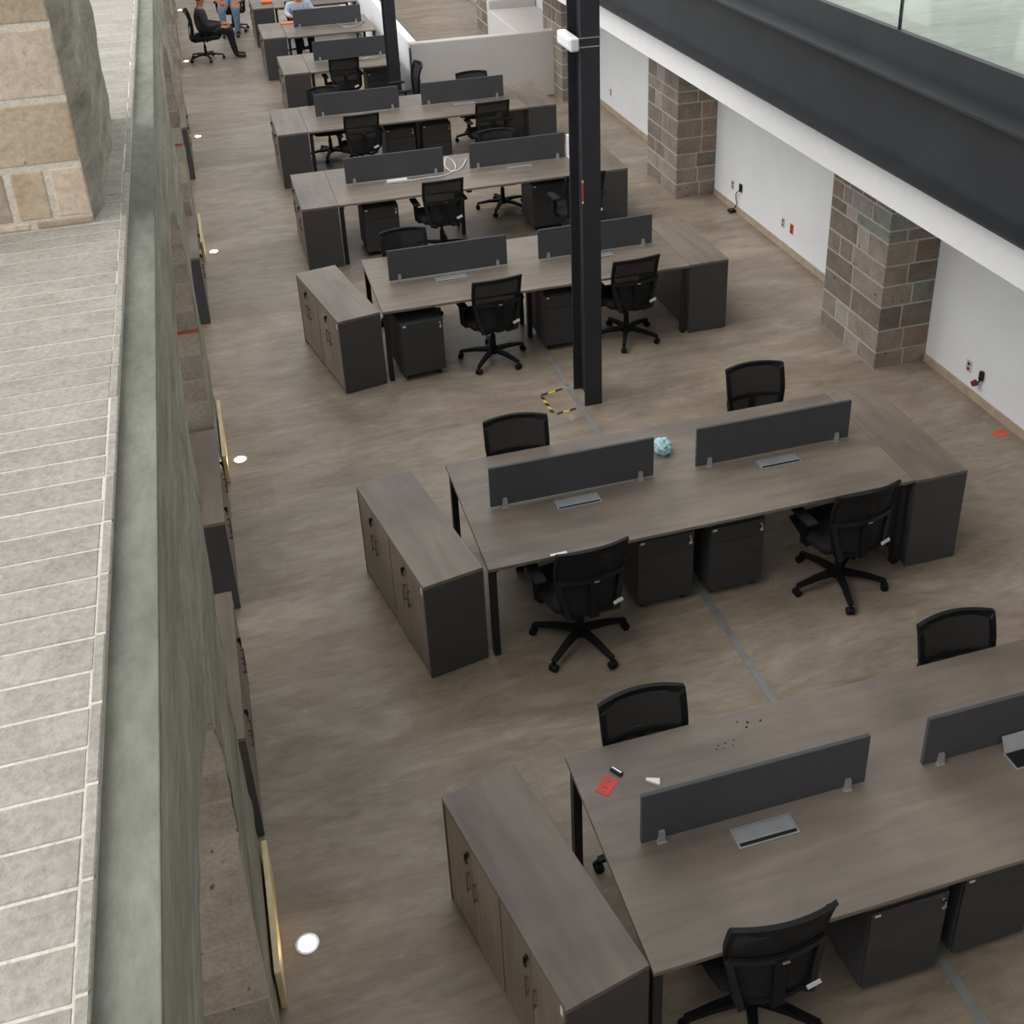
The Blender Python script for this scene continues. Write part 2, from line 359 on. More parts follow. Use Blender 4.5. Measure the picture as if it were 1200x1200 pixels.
# ---- right stone pillars
def pillar(y0, label, courses, w_=1.02):
    t = thing('stone_pillar', label, 'pillar', (PXF, y0, 0), 0, 'stone pillars along the right wall')
    D = RW-PXF
    MB().box(.003, D, .003, w_, 0, 2.25).build('mortar_core', 'mortar_pale', t)
    rr = random.Random(int(y0*10)); g = .006
    def mt(c): return {'d': 'pillar_stone', 'l': 'pillar_stone_pale', 'g': 'pillar_stone_green', 'p': 'pillar_stone_pink'}[c]
    def blk(x0, x1, yy0, yy1, z0, z1, c):
        MB().box(x0, x1, yy0, yy1, z0, z1, .010, 2).build('stone_block', mt(c), t)
    z = 0.
    for h, left, lc, front, fc in courses:
        # left: split fractions from far end to near corner; front: from corner to the wall
        ls = [0]+left+[1]; fs = [0]+front+[1]; z0, z1 = z+g, z+h-g; j = lambda: rr.uniform(-.003, .001)
        cy = (1-ls[-2])*w_; cx = fs[1]*D
        blk(j(), cx-g, j(), cy-g, z0, z1, lc[-1])
        for k in range(len(ls)-2):
            ya, yb = (1-ls[k+1])*w_, (1-ls[k])*w_
            blk(j(), .1, ya+g, yb-(g if k else 0), z0, z1, lc[k])
        for k in range(1, len(fs)-1):
            blk(fs[k]*D+g, fs[k+1]*D-(g if k < len(fs)-2 else .001), j(), .1, z0, z1, fc[k])
        z += h
P1 = [(.18, [.45, .68], 'dld', [.55], 'dd'), (.22, [.25, .47], 'dld', [.5], 'dp'), (.24, [.5], 'dd', [.42], 'dd'), (.21, [.48], 'dd', [.58], 'dg'),
      (.20, [.22, .45], 'ddd', [.45], 'dd'), (.22, [.5, .68], 'dld', [.55], 'dp'), (.12, [.28, .45], 'dlg', [.35], 'gd'), (.17, [.2, .36, .7], 'pllg', [.5], 'gd'),
      (.22, [.3, .52, .75], 'dgpd', [.4], 'dd'), (.24, [.4], 'dd', [.6], 'dd'), (.235, [.3, .6], 'ddd', [.5], 'dd')]
P2 = [(.20, [.5], 'dd', [.6], 'dd'), (.20, [.42], 'dd', [.55], 'dd'), (.19, [.28, .6], 'ddd', [.5], 'dd'), (.21, [.5], 'dd', [.62], 'dp'), (.23, [.5, .68], 'dpd', [.62], 'dd'),
      (.22, [.25, .46], 'dld', [.6], 'dp'), (.15, [.5], 'dd', [.5], 'dd'), (.23, [.3, .55], 'dld', [.5], 'dd'), (.21, [.5], 'dd', [.4], 'dd'), (.2, [.35], 'dd', [.6], 'dd'), (.2, [.5], 'dd', [.5], 'dd')]
pillar(8.31, 'brown stone block pillar at right, nearest the camera, with pale patches', P1)
pillar(13.14, 'brown stone block pillar at right behind the steel column, second from camera', P2)
pillar(17.97, 'brown stone block pillar at the corner of the white low wall', P2[::-1])
pillar(22.80, 'farthest brown stone block pillar seen inside the white low enclosure', P1[::-1])
# ---- steel columns
def column(y, label):
    t = thing('steel_column', label, 'column', (2.81, y, 0), 0, 'black steel columns')
    MB().box(0, .16, 0, .016, 0, 6.9).build('flange', 'steel_black', t)
    MB().box(0, .16, .324, .34, 0, 6.9).build('flange', 'steel_black', t)
    MB().box(.074, .086, .016, .324, 0, 6.9).build('web', 'steel_black', t)
    return t
c1 = column(8.58, 'tall black steel H column beside the floor strip, nearest the camera')
column(18.2, 'far black steel H column standing by the white low wall')
# ---- white enclosure
t = thing('low_wall', 'white plastered low wall enclosure beyond the far desks', 'wall', (3.2, 18.42, 0))
MB().box(0, 2.42, 0, .15, 0, 1.08, .02, 2).build('front_panel', 'off_white_plaster', t)
MB().box(.0, .13, .152, 9.6, 0, 1.08, .02, 2).build('side_panel', 'white_plaster', t)
MB().box(-.012, -.001, -.004, .12, 0, 1.0).build('corner_trim', 'charcoal_panel', t)
tb = thing('plaster_bench', 'white plastered block inside the low wall enclosure beside the pillar', 'block', (5.2, 19.2, 0))
MB().box(0, .9, 0, 2.05, 0, .9, .015, 2).build('block_body', 'off_white_plaster', tb); MB().box(.0, .9, 2.052, 2.2, 0, 1.05, .015, 2).build('back_upstand', 'off_white_plaster', tb)
# ---- ground up-lights and lit skirting panels at the arcade piers
def uplight(x, y, label):
    t = thing('ground_uplight', label, 'floor light', (x, y, 0), 0, 'recessed uplights at the arcade piers')
    mb = MB(); n = 24; R0, R1 = .062, .052
    ri = [[mb.bm.verts.new((r*math.cos(2*PI*i/n), r*math.sin(2*PI*i/n), z)) for i in range(n)] for r, z in ((.062, .0), (.060, .005), (.046, .005), (.046, .001))]
    for a, b in zip(ri, ri[1:]):
        for i in range(n): mb.bm.faces.new((a[i], a[(i+1) % n], b[(i+1) % n], b[i]))
    mb.build('rim', 'chrome', t)
    MB().cyl((0, 0, .0005), (0, 0, .003), .046, .044, 24).build('lens', 'lens', t)
UL = [(-.20, 4.02, 'glowing recessed floor light nearest the camera beside the arcade wall'), (-.23, 8.72, 'second glowing floor light from the camera along the arcade'), (-.23, 13.49, 'third glowing floor light from the camera along the arcade'),
      (-.25, 18.33, 'fourth glowing floor light from the camera along the arcade'), (-.30, 23.4, 'glowing floor light beside the seated man in black'), (-.31, 28.5, 'farthest glowing floor light at the end of the arcade')]
for a in UL: uplight(*a)
for y, d, lab in ((3.72, .78, 'pale yellow skirting board at the foot of the nearest arcade pier'), (8.4, .95, 'pale yellow skirting board at the foot of the second arcade pier'), (13.2, .95, 'pale yellow skirting board at the foot of the third arcade pier')):
    t = thing('skirting_board', lab, 'board', (-.358, y, 0), 0, 'skirting boards at the pier feet'); MB().box(0, .03, 0, d, 0, .26, .003).build('board_panel', 'panel_yellow', t)
    MB().box(.004, .026, -.004, 0, 0, .255).build('end_cap', 'panel_yellow', t)
# ---- floor strip, tape
t = thing('floor_strip', 'grey metal cover strip set in the floor under the desk rows', 'floor strip', (2.75, Y0, 0))
for k in range(12): MB().box(0, .05, k*1.5+.002, k*1.5+1.498, 0, .004).build('strip_length', 'strip_metal', t)
t = thing('hazard_tape', 'yellow and black hazard tape outline stuck on floor by the column', 'tape', (2.6, 8.75, 0))
def tape(a, b, n, wd=.03):
    o_ = Vector((2.6, 8.75, 0)); a, b = Vector((*a, .001))-o_, Vector((*b, .001))-o_; d = (b-a)/n; s = Vector((-d.y, d.x, 0)).normalized()*wd; sk = d*.35
    for k in range(n):
        p = a+d*k; MB().prism([p-s/2-sk/2, p+d-s/2-sk/2, p+d+s/2+sk/2, p+s/2+sk/2], (0, 0, .0015)).build('stripe', 'tape_yellow' if k % 2 else 'tape_black', t)
tape((2.71, 8.95), (2.49, 8.90), 3); tape((2.49, 8.87), (2.50, 8.57), 5); tape((2.53, 8.54), (2.72, 8.57), 3)
# ------------------------------------------------------------------ furniture
ORD = ['nearest the camera', 'second from the camera', 'third from the camera', 'fourth from the camera', 'fifth from the camera', 'sixth from the camera', 'seventh from the camera', 'farthest from the camera']
TH = .75
def screen(parent, x0, x1, yc):
    s = MB().box(x0, x1, yc-.011, yc+.011, .765, 1.075, .004, 2).build('privacy_screen', 'screen_grey', parent)
    for x in (x0+.10, x1-.10):
        mb = MB()
        for sg in (-1, 1):
            y0 = yc+sg*.012
            mb.prism([(x-.02, y0, .752), (x+.02, y0, .752), (x+.013, y0, .825), (x-.013, y0, .825)], (0, sg*.014, 0))
        mb.box(x-.024, x+.024, yc-.032, yc+.032, .7505, .757)
        mb.build('clamp', 'aluminium', s)
def cable_box(parent, x, y, open_=False):
    mb = MB(); a, b, h = .155, .057, .006
    mb.box(x-a, x+a, y-b, y-b+.008, TH, TH+h).box(x-a, x+a, y+b-.008, y+b, TH, TH+h).box(x-a, x-a+.008, y-b+.008, y+b-.008, TH, TH+h).box(x+a-.008, x+a, y-b+.008, y+b-.008, TH, TH+h)
    f = mb.build('cable_box', 'aluminium', parent)
    MB().box(x-a+.008, x+a-.008, y-b+.009, y-b+.028, TH+.0005, TH+.003).build('brush_slot', 'slot_black', f)
    if open_:
        MB().box(x-a+.008, x+a-.008, y-b+.029, y+b-.009, TH+.0005, TH+.003).build('brush_slot', 'slot_black', f)
        m = Matrix.Translation((x, y+b, TH+.004)) @ Matrix.Rotation(math.radians(62), 4, 'X')
        MB().box(-a+.008, a-.008, 0, .085, 0, .006, mat=m).build('lid', 'aluminium', f)
    else: MB().box(x-a+.009, x+a-.009, y-b+.029, y+b-.009, TH+.001, TH+.007, .002).build('lid', 'aluminium', f)
def bench(i, x0, x1, y0, y1, screens, boxes, label, mid=True):
    t = thing('bench_desk', label, 'desk', ((x0+x1)/2, (y0+y1)/2, 0), 0, 'long office bench desks in rows')
    a, b = (x1-x0)/2, (y1-y0)/2; ox, oy = (x0+x1)/2, (y0+y1)/2
    top = MB().box(-a, a, -b, b, TH-.026, TH, .0025, 1).build('tabletop', 'wood_along_x', t)
    xs = [-a+.014, a-.065]
    if mid: xs.append(2.70-ox)
    for x in xs:
        for y in ((-b+.035, b-.095) if x != 2.70-ox else (-b+.45, b-.5)):
            lg = MB().box(x, x+.045, y, y+.06, 0.006, TH-.066, .003).build('leg', 'frame_black', t)
            MB().cyl((x+.0225, y+.03, 0), (x+.0225, y+.03, .006), .02).build('foot', 'frame_black', lg)
        MB().box(x, x+.055, -b+.035, b-.035, TH-.066, TH-.026, .003).build('cross_rail', 'frame_black', t)
    for y in (-.28, .26): MB().box(-a+.085, a-.09, y, y+.03, TH-.062, TH-.027).build('long_rail', 'frame_black', t)
    MB().box(-a+.12, a-.12, -.11, .11, TH-.16, TH-.15).build('cable_tray', 'frame_black', t)
    for s0, s1 in screens: screen(t, s0-ox, s1-ox, 0)
    for (bx, by, op) in boxes: cable_box(t, bx-ox, by-oy, op)
    return t
SC = ((1.385, 2.56), (2.88, 4.08))
ROWS = [(1.21, 4.245, 2.874, 4.112), (1.21, 4.245, 5.689, 6.947), (1.207, 4.235, 9.586, 10.853), (1.205, 4.26, 12.491, 13.753), (1.205, 4.27, 15.402, 16.673)]
BL = ['long wooden bench desk nearest the camera, with red tag on it', 'long wooden bench desk in second row, with crumpled blue bag on it', 'long wooden bench desk in third row, just behind the black column',
      'long wooden bench desk in fourth row with a white cable on it', 'long wooden bench desk in fifth row in front of the white low wall']
for i, (x0, x1, y0, y1) in enumerate(ROWS):
    yc = (y0+y1)/2; by = yc-.115
    bx = [(1.97, by, False), (3.47, by, i == 0)] if i < 4 else [(1.97, by, False), (3.47, by, False)]
    d = bench(i, x0, x1, y0, y1, SC, bx, BL[i])
    if i == 1: MB().box(1.62-(x0+x1)/2, 1.73-(x0+x1)/2, y0-yc+.004, y0-yc+.024, TH, TH+.002).build('sticker', 'white_plastic', d)  # white glint on the desk edge, painted as a thin plate
FAR = [(1.605, 3.05, 18.58, 19.88, ((1.74, 2.93),)), (1.5, 3.09, 21.2, 22.6, ((1.70, 2.93),)), (1.52, 3.15, 23.95, 25.3, ((1.9, 3.0),))]
FL = ['short wooden bench desk in sixth row beside the far black column', 'short wooden bench desk in seventh row with curled cable on it', 'farthest short wooden bench desk, behind the seated person']
for i, (x0, x1, y0, y1, sc) in enumerate(FAR): bench(5+i, x0, x1, y0, y1, sc, [], FL[i], False)
# ---- credenza with four doors facing local -X
def make_credenza(D=.405, Ln=1.25):
    t = thing('credenza', '', 'cabinet'); a, b = D/2, Ln/2
    MB().box(-a+.02, a-.004, -b+.018, b-.018, .03, .722).build('body', 'charcoal_panel', t)
    for y in (-b, b-.018): MB().box(-a, a, y, y+.018, .004, .724, .002).build('end_panel', 'charcoal_panel', t)
    MB().box(-a+.03, a-.02, -b+.02, b-.02, 0, .03).build('plinth', 'frame_black', t)
    MB().box(-a-.002, a, -b, b, .725, .75, .002).build('top', 'wood_along_y', t)
    w_ = (Ln-.036-.02)/4
    for k in range(4):
        y0 = -b+.018+.003+k*w_+(.008 if k > 1 else 0)+.0015; y1 = y0+w_-.004
        d = MB().box(-a, -a+.018, y0, y1, .034, .718, .0015).build('door', 'wood_along_z', t)
        hy = (y1-.035) if k % 2 == 0 else (y0+.035)
        MB().box(-a-.022, -a-.014, hy-.006, hy+.006, .39, .53, .002).box(-a-.015, -a, hy-.004, hy+.004, .40, .41).box(-a-.015, -a, hy-.004, hy+.004, .51, .52).build('handle', 'handle_brown', d)
        if k % 2:
            MB().cyl((-a-.007, y0+.03, .655), (-a, y0+.03, .655), .013).build('lock', 'slot_black', d)
            MB().box(-a-.022, -a-.007, y0+.026, y0+.034, .625, .665).cyl((-a-.018, y0+.03, .612), (-a-.012, y0+.03, .612), .015).build('key', 'slot_black', d)
        if k == 0: MB().box(-a-.0015, -a, y0+.012, y0+.032, .66, .715).build('sticker', 'white_plastic', d)  # glint of the metal corner, painted as a small white plate
    return t
CRED = make_credenza()
first = True
def credenza(x, y, deg, label, group='wood topped credenzas'):
    global first
    o = CRED if first else copy_tree(CRED); first = False
    o.location = (x, y, 0); o.rotation_euler = (0, 0, math.radians(deg)); return tag(o, label, 'cabinet', group)
credenza(.880, 3.485, 11.9, 'four door wood credenza angled at left end of the nearest desk')
credenza(.872, 6.305, 10.5, 'four door wood credenza angled at left end of the second desk')
credenza(.868, 10.176, 11.3, 'four door wood credenza angled at left end of the third desk')
credenza(1.000, 13.122, 0, 'wood topped credenza joined to left end of the fourth desk')
credenza(1.000, 16.037, 0, 'wood topped credenza joined to left end of the fifth desk')
credenza(1.398, 19.23, 0, 'wood topped credenza joined to left end of the sixth desk')
credenza(1.292, 21.9, 0, 'wood topped credenza joined to left end of the seventh desk')
credenza(1.312, 24.62, 0, 'wood topped credenza at left end of the farthest desk, orange bag on top')
credenza(4.453, 6.30, 180, 'dark sided credenza with wood top at right end of the second desk')
credenza(4.443, 10.22, 180, 'dark sided credenza with wood top at right end of the third desk')
credenza(4.468, 13.122, 180, 'dark sided credenza half hidden by the black column, fourth desk right end')
credenza(4.478, 16.037, 180, 'dark sided credenza with wood top at right end of the fifth desk')
for y, lab in ((5.38, 'wood credenza set in the arcade niche nearest the camera, lower of two'), (7.385, 'wood credenza with dark end panel in the arcade niche, by second uplight'), (12.13, 'wood credenza in arcade niche beside the third uplight'), (16.9, 'wood credenza in arcade niche beside the fourth uplight')):
    credenza(-.553, y, 180, lab, 'credenzas in the arcade niches')
# ---- mobile pedestal, drawers facing local -Y
def make_pedestal():
    t = thing('drawer_pedestal', '', 'drawers'); a = .205; d = .5
    MB().box(-a, a, .018, d, .055, .60, .004, 2).build('body', 'charcoal_panel', t)
    for z0, z1 in ((.06, .33), (.334, .46), (.464, .594)):
        MB().box(-a+.003, a-.003, 0, .018, z0, z1, .003).build('drawer', 'charcoal_drawer', t)
    MB().cyl((a-.035, -.008, .56), (a-.035, 0, .56), .010).box(a-.039, a-.031, -.024, -.008, .53, .565).cyl((a-.035, -.02, .52), (a-.035, -.014, .52), .014).build('key', 'chrome', t)
    MB().box(-a+.02, -a+.05, -.0015, 0, .567, .582).build('label_tab', 'white_plastic', t)
    for x in (-a+.05, a-.05):
        for y in (.06, d-.06): MB().cyl((x-.012, y, .028), (x+.012, y, .028), .027).box(x-.008, x+.008, y-.008, y+.008, .028, .055).build('caster', 'frame_black', t)
    return t
PED = make_pedestal(); pf = True
def pedestal(x, y, deg, label):
    global pf
    o = PED if pf else copy_tree(PED); pf = False
    o.location = (x, y, 0); o.rotation_euler = (0, 0, math.radians(deg)); tag(o, label, 'drawers', 'mobile drawer pedestals under the desks')
PO = ['nearest', 'second', 'third', 'fourth', 'fifth']
for x, y, dg, lab in ((2.495, 2.93, 0, 'dark drawer pedestal under the nearest desk, left of the floor strip'), (3.005, 2.955, 0, 'dark drawer pedestal under the nearest desk, at right edge of picture'),
    (2.47, 5.835, 0, 'dark drawer pedestal under the second desk, left of the floor strip'), (2.985, 5.815, 0, 'dark drawer pedestal under the second desk, right of the floor strip'),
    (1.56, 9.585, 5, 'dark drawer pedestal beside the angled credenza of the third desk'), (2.985, 9.70, 0, 'dark drawer pedestal under the third desk, partly behind the column'),
    (1.70, 12.66, 0, 'dark drawer pedestal at left under the fourth desk'), (3.74, 12.72, 0, 'dark drawer pedestal at right under the fourth desk'),
    (2.47, 15.6, 0, 'dark drawer pedestal under the middle of fifth desk, left one'), (2.985, 15.6, 0, 'dark drawer pedestal under the middle of fifth desk, right one'), (2.72, 18.75, 0, 'dark drawer pedestal under the sixth desk')):
    pedestal(x, y, dg, lab)
# ---- task chair, facing local +Y
def make_chair():
    t = thing('task_chair', '', 'chair')
    MB().cyl((0, 0, .075), (0, 0, .135), .048, .04, 16).build('hub', 'chair_black', t)
    for k in range(5):
        a = math.radians(-90+18+72*k); c, s = math.cos(a), math.sin(a)
        MB().bar([(c*.03, s*.03, .112), (c*.18, s*.18, .105), (c*.325, s*.325, .08)], [.052, .042, .034], [.036, .03, .022]).build('leg', 'chair_black', t)
        mb = MB(); p = Vector((c*.325, s*.325, 0)); u = Vector((-s, c, 0))
        mb.cyl(p+Vector((0, 0, .05)), p+Vector((0, 0, .085)), .011)
        for sg in (-1, 1): mb.cyl(p+u*sg*.008+Vector((0, 0, .028)), p+u*sg*.026+Vector((0, 0, .028)), .028, .026, 14)
        mb.cyl(p-u*.008+Vector((0, 0, .034)), p+u*.008+Vector((0, 0, .034)), .022)
        mb.build('caster', 'chair_black', t)
    MB().cyl((0, 0, .13), (0, 0, .27), .028, .026).cyl((0, 0, .27), (0, 0, .365), .016).build('gas_lift', 'chair_black', t)
    MB().box(-.09, .09, -.14, .14, .36, .405, .012, 2).build('mechanism', 'chair_black', t)
    MB().cyl((.09, .05, .385), (.20, .07, .38), .007).build('lever', 'chair_black', t)
    # seat cushion: rounded slab, dipped, waterfall front
    bm = bmesh.new(); n = 12; tv, bv = [], []
    for i in range(n+1):
        for j in range(n+1):
            u, v = -1+2*i/n, -1+2*j/n
            k = .5; x = u*math.sqrt(max(0, 1-k*v*v/2)); y = v*math.sqrt(max(0, 1-k*u*u/2))
            e = max(abs(u), abs(v)); ed = max(0, e-.72)/.28
            z = .48-.035*ed**2+.012*abs(u)**2-.03*max(0, v-.4)**2
            tv.append(bm.verts.new((x*.27, .08+y*.26, z))); bv.append(bm.verts.new((x*.245, .075+y*.235, .407)))
    for i in range(n):
        for j in range(n):
            q = [i*(n+1)+j, (i+1)*(n+1)+j, (i+1)*(n+1)+j+1, i*(n+1)+j+1]
            bm.faces.new([tv[w] for w in q]); bm.faces.new([bv[w] for w in q[::-1]])
    ring = [(i, 0) for i in range(n)] + [(n, j) for j in range(n)] + [(n-i, n) for i in range(n)] + [(0, n-j) for j in range(n)]
    ids = [i*(n+1)+j for i, j in ring]
    for a, b in zip(ids, ids[1:]+ids[:1]): bm.faces.new((tv[a], bv[a], bv[b], tv[b]))
    m = MB(); m.bm.free(); m.bm = bm; m.build('seat', 'chair_fabric', t, True)
    # backrest: curved shell of mesh in a rim
    def bp(u, v, off=0.):   # u -1..1 across, v 0..1 up
        hw = .188+.052*min(1, v*1.6)**.8
        z = .425+.545*v; y = -.185-.048*(1-u*u)-.05*v*v + .03*math.sin(PI*v)
        z -= .012*u*u if v > .9 else 0
        return Vector((u*hw, y-off, z))
    bm = bmesh.new(); nu, nv = 10, 12; F_, B_ = [], []
    for i in range(nu+1):
        for j in range(nv+1):
            u, v = -1+2*i/nu, j/nv; F_.append(bm.verts.new(bp(u*.93, .03+.94*v))); B_.append(bm.verts.new(bp(u*.93, .03+.94*v, .006)))
    for i in range(nu):
        for j in range(nv):
            q = [i*(nv+1)+j, (i+1)*(nv+1)+j, (i+1)*(nv+1)+j+1, i*(nv+1)+j+1]; bm.faces.new([F_[w] for w in q]); bm.faces.new([B_[w] for w in q[::-1]])
    m = MB(); m.bm.free(); m.bm = bm; m.build('back_mesh', 'chair_mesh', t, True)
    mb = MB()
    loop = [bp(-1, v/10) for v in range(11)] + [bp(-1+.2*u, 1) for u in range(1, 10)] + [bp(1, 1-v/10) for v in range(11)] + [bp(1-.2*u, 0) for u in range(1, 10)]
    loop.append(loop[0]); rings = []
    for i, p in enumerate(loop[:-1]):
        ctr = bp(0, .5); d = Vector((p.x-ctr.x, 0, p.z-ctr.z)); side = d.normalized()
        inn = p - Vector((math.copysign(.03, p.x) if abs(p.x) > .178 else 0, 0, (.034 if p.z > .9 else -.03) if (p.z > .95 or p.z < .445) else 0))
        rings.append([mb.bm.verts.new(q) for q in (p+Vector((0, .012, 0)), p-Vector((0, .014, 0)), inn-Vector((0, .014, 0)), inn+Vector((0, .012, 0)))])
    for a, b in zip(rings, rings[1:]+rings[:1]):
        for k in range(4): mb.bm.faces.new((a[k], a[(k+1) % 4], b[(k+1) % 4], b[k]))
    mb.build('back_frame', 'chair_black', t)
    MB().bar([bp(-.98+.196*k, .5, .022) for k in range(11)], .03, .018, (0, 1, 0)).build('lumbar_bar', 'chair_grey', t)
    mb = MB()
    for sg in (-1, 1):
        mb.bar([bp(sg*.95, .5, .02), bp(sg*.92, .25, .028), (sg*.165, -.235, .42), (sg*.09, -.17, .375), (sg*.06, -.08, .37)], [.03, .036, .036, .034, .03], .016, (0, 1, .3))
    mb.build('back_support', 'chair_grey', t)
    MB().bar([bp(0, .5, .025), bp(0, .25, .028), (0, -.255, .42), (0, -.14, .375)], [.05, .055, .06, .06], .016, (0, 1, .2)).build('spine', 'chair_black', t)
    MB().box(-.135, -.10, -.006, 0, 0, .012).build('maker_badge', 'chrome', t).location = (.13, -.262, .695)
    MB().box(-.034, .034, -.002, .002, -.014, .014, mat=Matrix.Translation((.16, -.262, .50)) @ Matrix.Rotation(-.35, 4, 'Y')).build('paper_tag', 'white_plastic', t)
    for sg in (-1, 1):
        ar = MB().bar([(sg*.12, .05, .395), (sg*.25, .05, .395), (sg*.275, .05, .42), (sg*.28, .05, .61)], [.05, .05, .045, .05], [.018, .018, .022, .022], (0, 0, 1) if 0 else (0, 1, 0)).build('armrest', 'chair_black', t)
        MB().box(sg*.28-.042, sg*.28+.042, -.06, .19, .612, .642, .014, 2).build('arm_pad', 'chair_fabric', ar)
    return t
CHAIR = make_chair(); cf = True
def chair(x, y, deg, label, spin=None, group='black mesh task chairs'):
    global cf
    o = CHAIR if cf else copy_tree(CHAIR); cf = False
    dg_ = math.radians(deg); o.location = (x+.06*math.sin(dg_), y-.06*math.cos(dg_), 0); o.rotation_euler = (0, 0, dg_); tag(o, label, 'chair', group)
    o.scale = (1, 1, 1)
    br = random.choice((0, 0, 36, 12, -14)) if spin is None else spin
    for ch in o.children:
        if ch.name.startswith(('leg', 'caster')): ch.rotation_euler = (0, 0, math.radians(br))
    return o
for a in ((1.765, 3.085, -2, 'black mesh task chair on the near side of the nearest desk'),
    (1.665, 3.915, 180, 'black mesh chair back rising behind the nearest desk, left one'), (3.53, 3.915, 178, 'black mesh chair back rising behind the nearest desk, right one'),
    (1.80, 5.745, 4, 'black mesh task chair near side of second desk, beside the angled credenza', 0), (3.70, 5.735, 5, 'black mesh task chair near side of second desk, at its right end', 36),
    (1.745, 6.765, 175, 'black mesh chair back behind left screen of the second desk'), (3.735, 6.90, 177, 'black mesh chair back behind right screen of the second desk'),
    (2.255, 9.79, 4, 'black mesh task chair near side of third desk, left of the column', 10), (3.62, 9.78, 4, 'black mesh task chair near side of third desk, right of the column', 26),
    (1.67, 10.68, 180, 'black mesh chair back behind left screen of the third desk'),
    (2.37, 12.60, 2, 'black mesh task chair near side of fourth desk, left of the column'), (3.93, 12.22, 4, 'black mesh task chair near side of fourth desk, mostly behind the column'), (3.40, 13.58, 180, 'black task chair on far side of fourth desk, only its base showing'),
    (1.90, 15.54, 2, 'black mesh task chair near side of fifth desk, left one'), (3.69, 15.46, 2, 'black mesh task chair near side of fifth desk, right one'),
    (1.59, 16.50, 180, 'black task chair on far side of fifth desk, behind its left screen'), (3.79, 16.50, 180, 'black mesh chair back peeking above right screen of fifth desk'),
    (2.12, 18.74, 2, 'black mesh task chair near side of the sixth desk'), (2.86, 17.62, 92, 'black task chair pushed beside the far black column and white wall')):
    o = chair(*a)
    if 'nearest desk' in a[3]: o.scale = (1, 1, 1.045 if 'near side' in a[3] else .975)   # gas lifts set differently
chair(.15, 23.38, -90, 'black task chair under the seated man in black'); chair(.74, 25.70, 170, 'black task chair under the seated woman in jeans'); chair(1.92, 23.05, 180, 'black task chair under the person at the seventh desk')
# ------------------------------------------------------------------ small things
T0 = TH+.0005
def lanyard_tag(x, y, z, rz, label, mat, s=1.):
    t = thing('red_tag', label, 'tag', (x, y, z), rz); a, b, h = .055*s, .036*s, .002
    hb, e, c_ = .012*s, .026*s, .013*s
    MB().box(-a, -a+e, -b, b, 0, h).box(-c_, c_, -b, b, 0, h).box(a-e, a, -b, b, 0, h).box(-a+e, -c_, -b, -hb, 0, h).box(-a+e, -c_, hb, b, 0, h).box(c_, a-e, -b, -hb, 0, h).box(c_, a-e, hb, b, 0, h).build('frame_sheet', mat, t)
lanyard_tag(1.35, 3.865, T0, .75, 'red card frame with two holes lying on the nearest desk', 'red_paint')
lanyard_tag(5.99, 6.98, .0005, .15, 'small red tape outline stuck on floor near the right wall', 'red_tape', 1.25)
t = thing('key_fob', 'black and silver key fob beside the red card on nearest desk', 'key fob', (1.425, 3.93, T0), -1.0)
MB().box(-.035, .035, -.014, .014, 0, .014, .004, 2).build('fob_body', 'slot_black', t); MB().box(-.03, .03, -.004, .006, .0142, .018, .001).build('silver_bar', 'chrome', t)
t = thing('eraser', 'small white wedge shaped eraser on the nearest desk by screen', 'eraser', (1.575, 3.81, T0), -.25)
MB().prism([(-.035, .012, 0), (.03, -.022, 0), (.035, .018, 0), (-.033, .026, 0)], (0, 0, .012)).build('eraser_block', 'white_plastic', t)
mb = MB(); rr = random.Random(4)
for (x, y) in [(1.98, 3.93), (2.0, 3.905), (2.02, 3.935), (2.05, 3.91), (2.07, 3.94), (2.14, 4.05), (2.19, 4.03), (2.17, 4.0), (2.26, 4.02), (1.96, 3.91)]:
    s_ = rr.uniform(.003, .006); mb.box(x-s_, x+s_, y-s_, y+s_*.7, T0, T0+s_, s_*.3)
tag(mb.build('crumbs', 'slot_black'), 'dark crumbs scattered on far half of the nearest desk', 'crumbs', kind='stuff')
# crumpled bag
bm = bmesh.new(); bmesh.ops.create_icosphere(bm, subdivisions=4, radius=1)
for v in bm.verts:
    p = v.co.copy(); d = 1+.28*noise.noise(p*2.2)+.14*abs(noise.noise(p*5.5))+.05*noise.noise(p*11)
    v.co = Vector((p.x*.062*d, p.y*.07*d, max(-.052, p.z*.06*d)+.0525))
m = MB(); m.bm.free(); m.bm = bm; o = m.build('plastic_bag', 'blue_plastic'); o.location = (2.735, 6.58, T0); tag(o, 'crumpled pale blue plastic bag behind screen on the second desk', 'bag')
# fourth desk: white cable, papers, white upright box
o = MB().cable([(1.95, 13.03, T0+.02), (2.1, 13.0, T0+.006), (2.35, 13.02, T0+.005), (2.55, 13.03, T0+.005), (2.70, 13.16, T0+.012), (2.74, 13.36, T0+.03), (2.66, 13.4, T0+.10), (2.60, 13.25, T0+.05), (2.66, 13.12, T0+.01), (2.80, 13.2, T0+.02), (2.92, 13.5, T0+.01)], .006).build('white_cable', 'white_plastic', None, True)
tag(o, 'loose white cable looping between screens on the fourth desk', 'cable')
t = thing('white_card_box', 'flat white box in front of left screen on the fourth desk', 'box', (1.97, 13.0, TH+.0075)); MB().box(-.12, .12, -.035, .035, 0, .03, .003).build('carton', 'white_plastic', t); MB().box(-.12, .12, -.001, .001, .0302, .0312).build('seam', 'aluminium', t)
t = thing('white_router', 'white upright plastic box by right screen of the fourth desk', 'box', (4.155, 13.12, T0)); MB().box(-.03, .03, -.09, .09, .012, .27, .006, 2).build('case', 'white_plastic', t); MB().box(-.04, .04, -.05, .05, 0, .012, .003).build('foot', 'white_plastic', t)
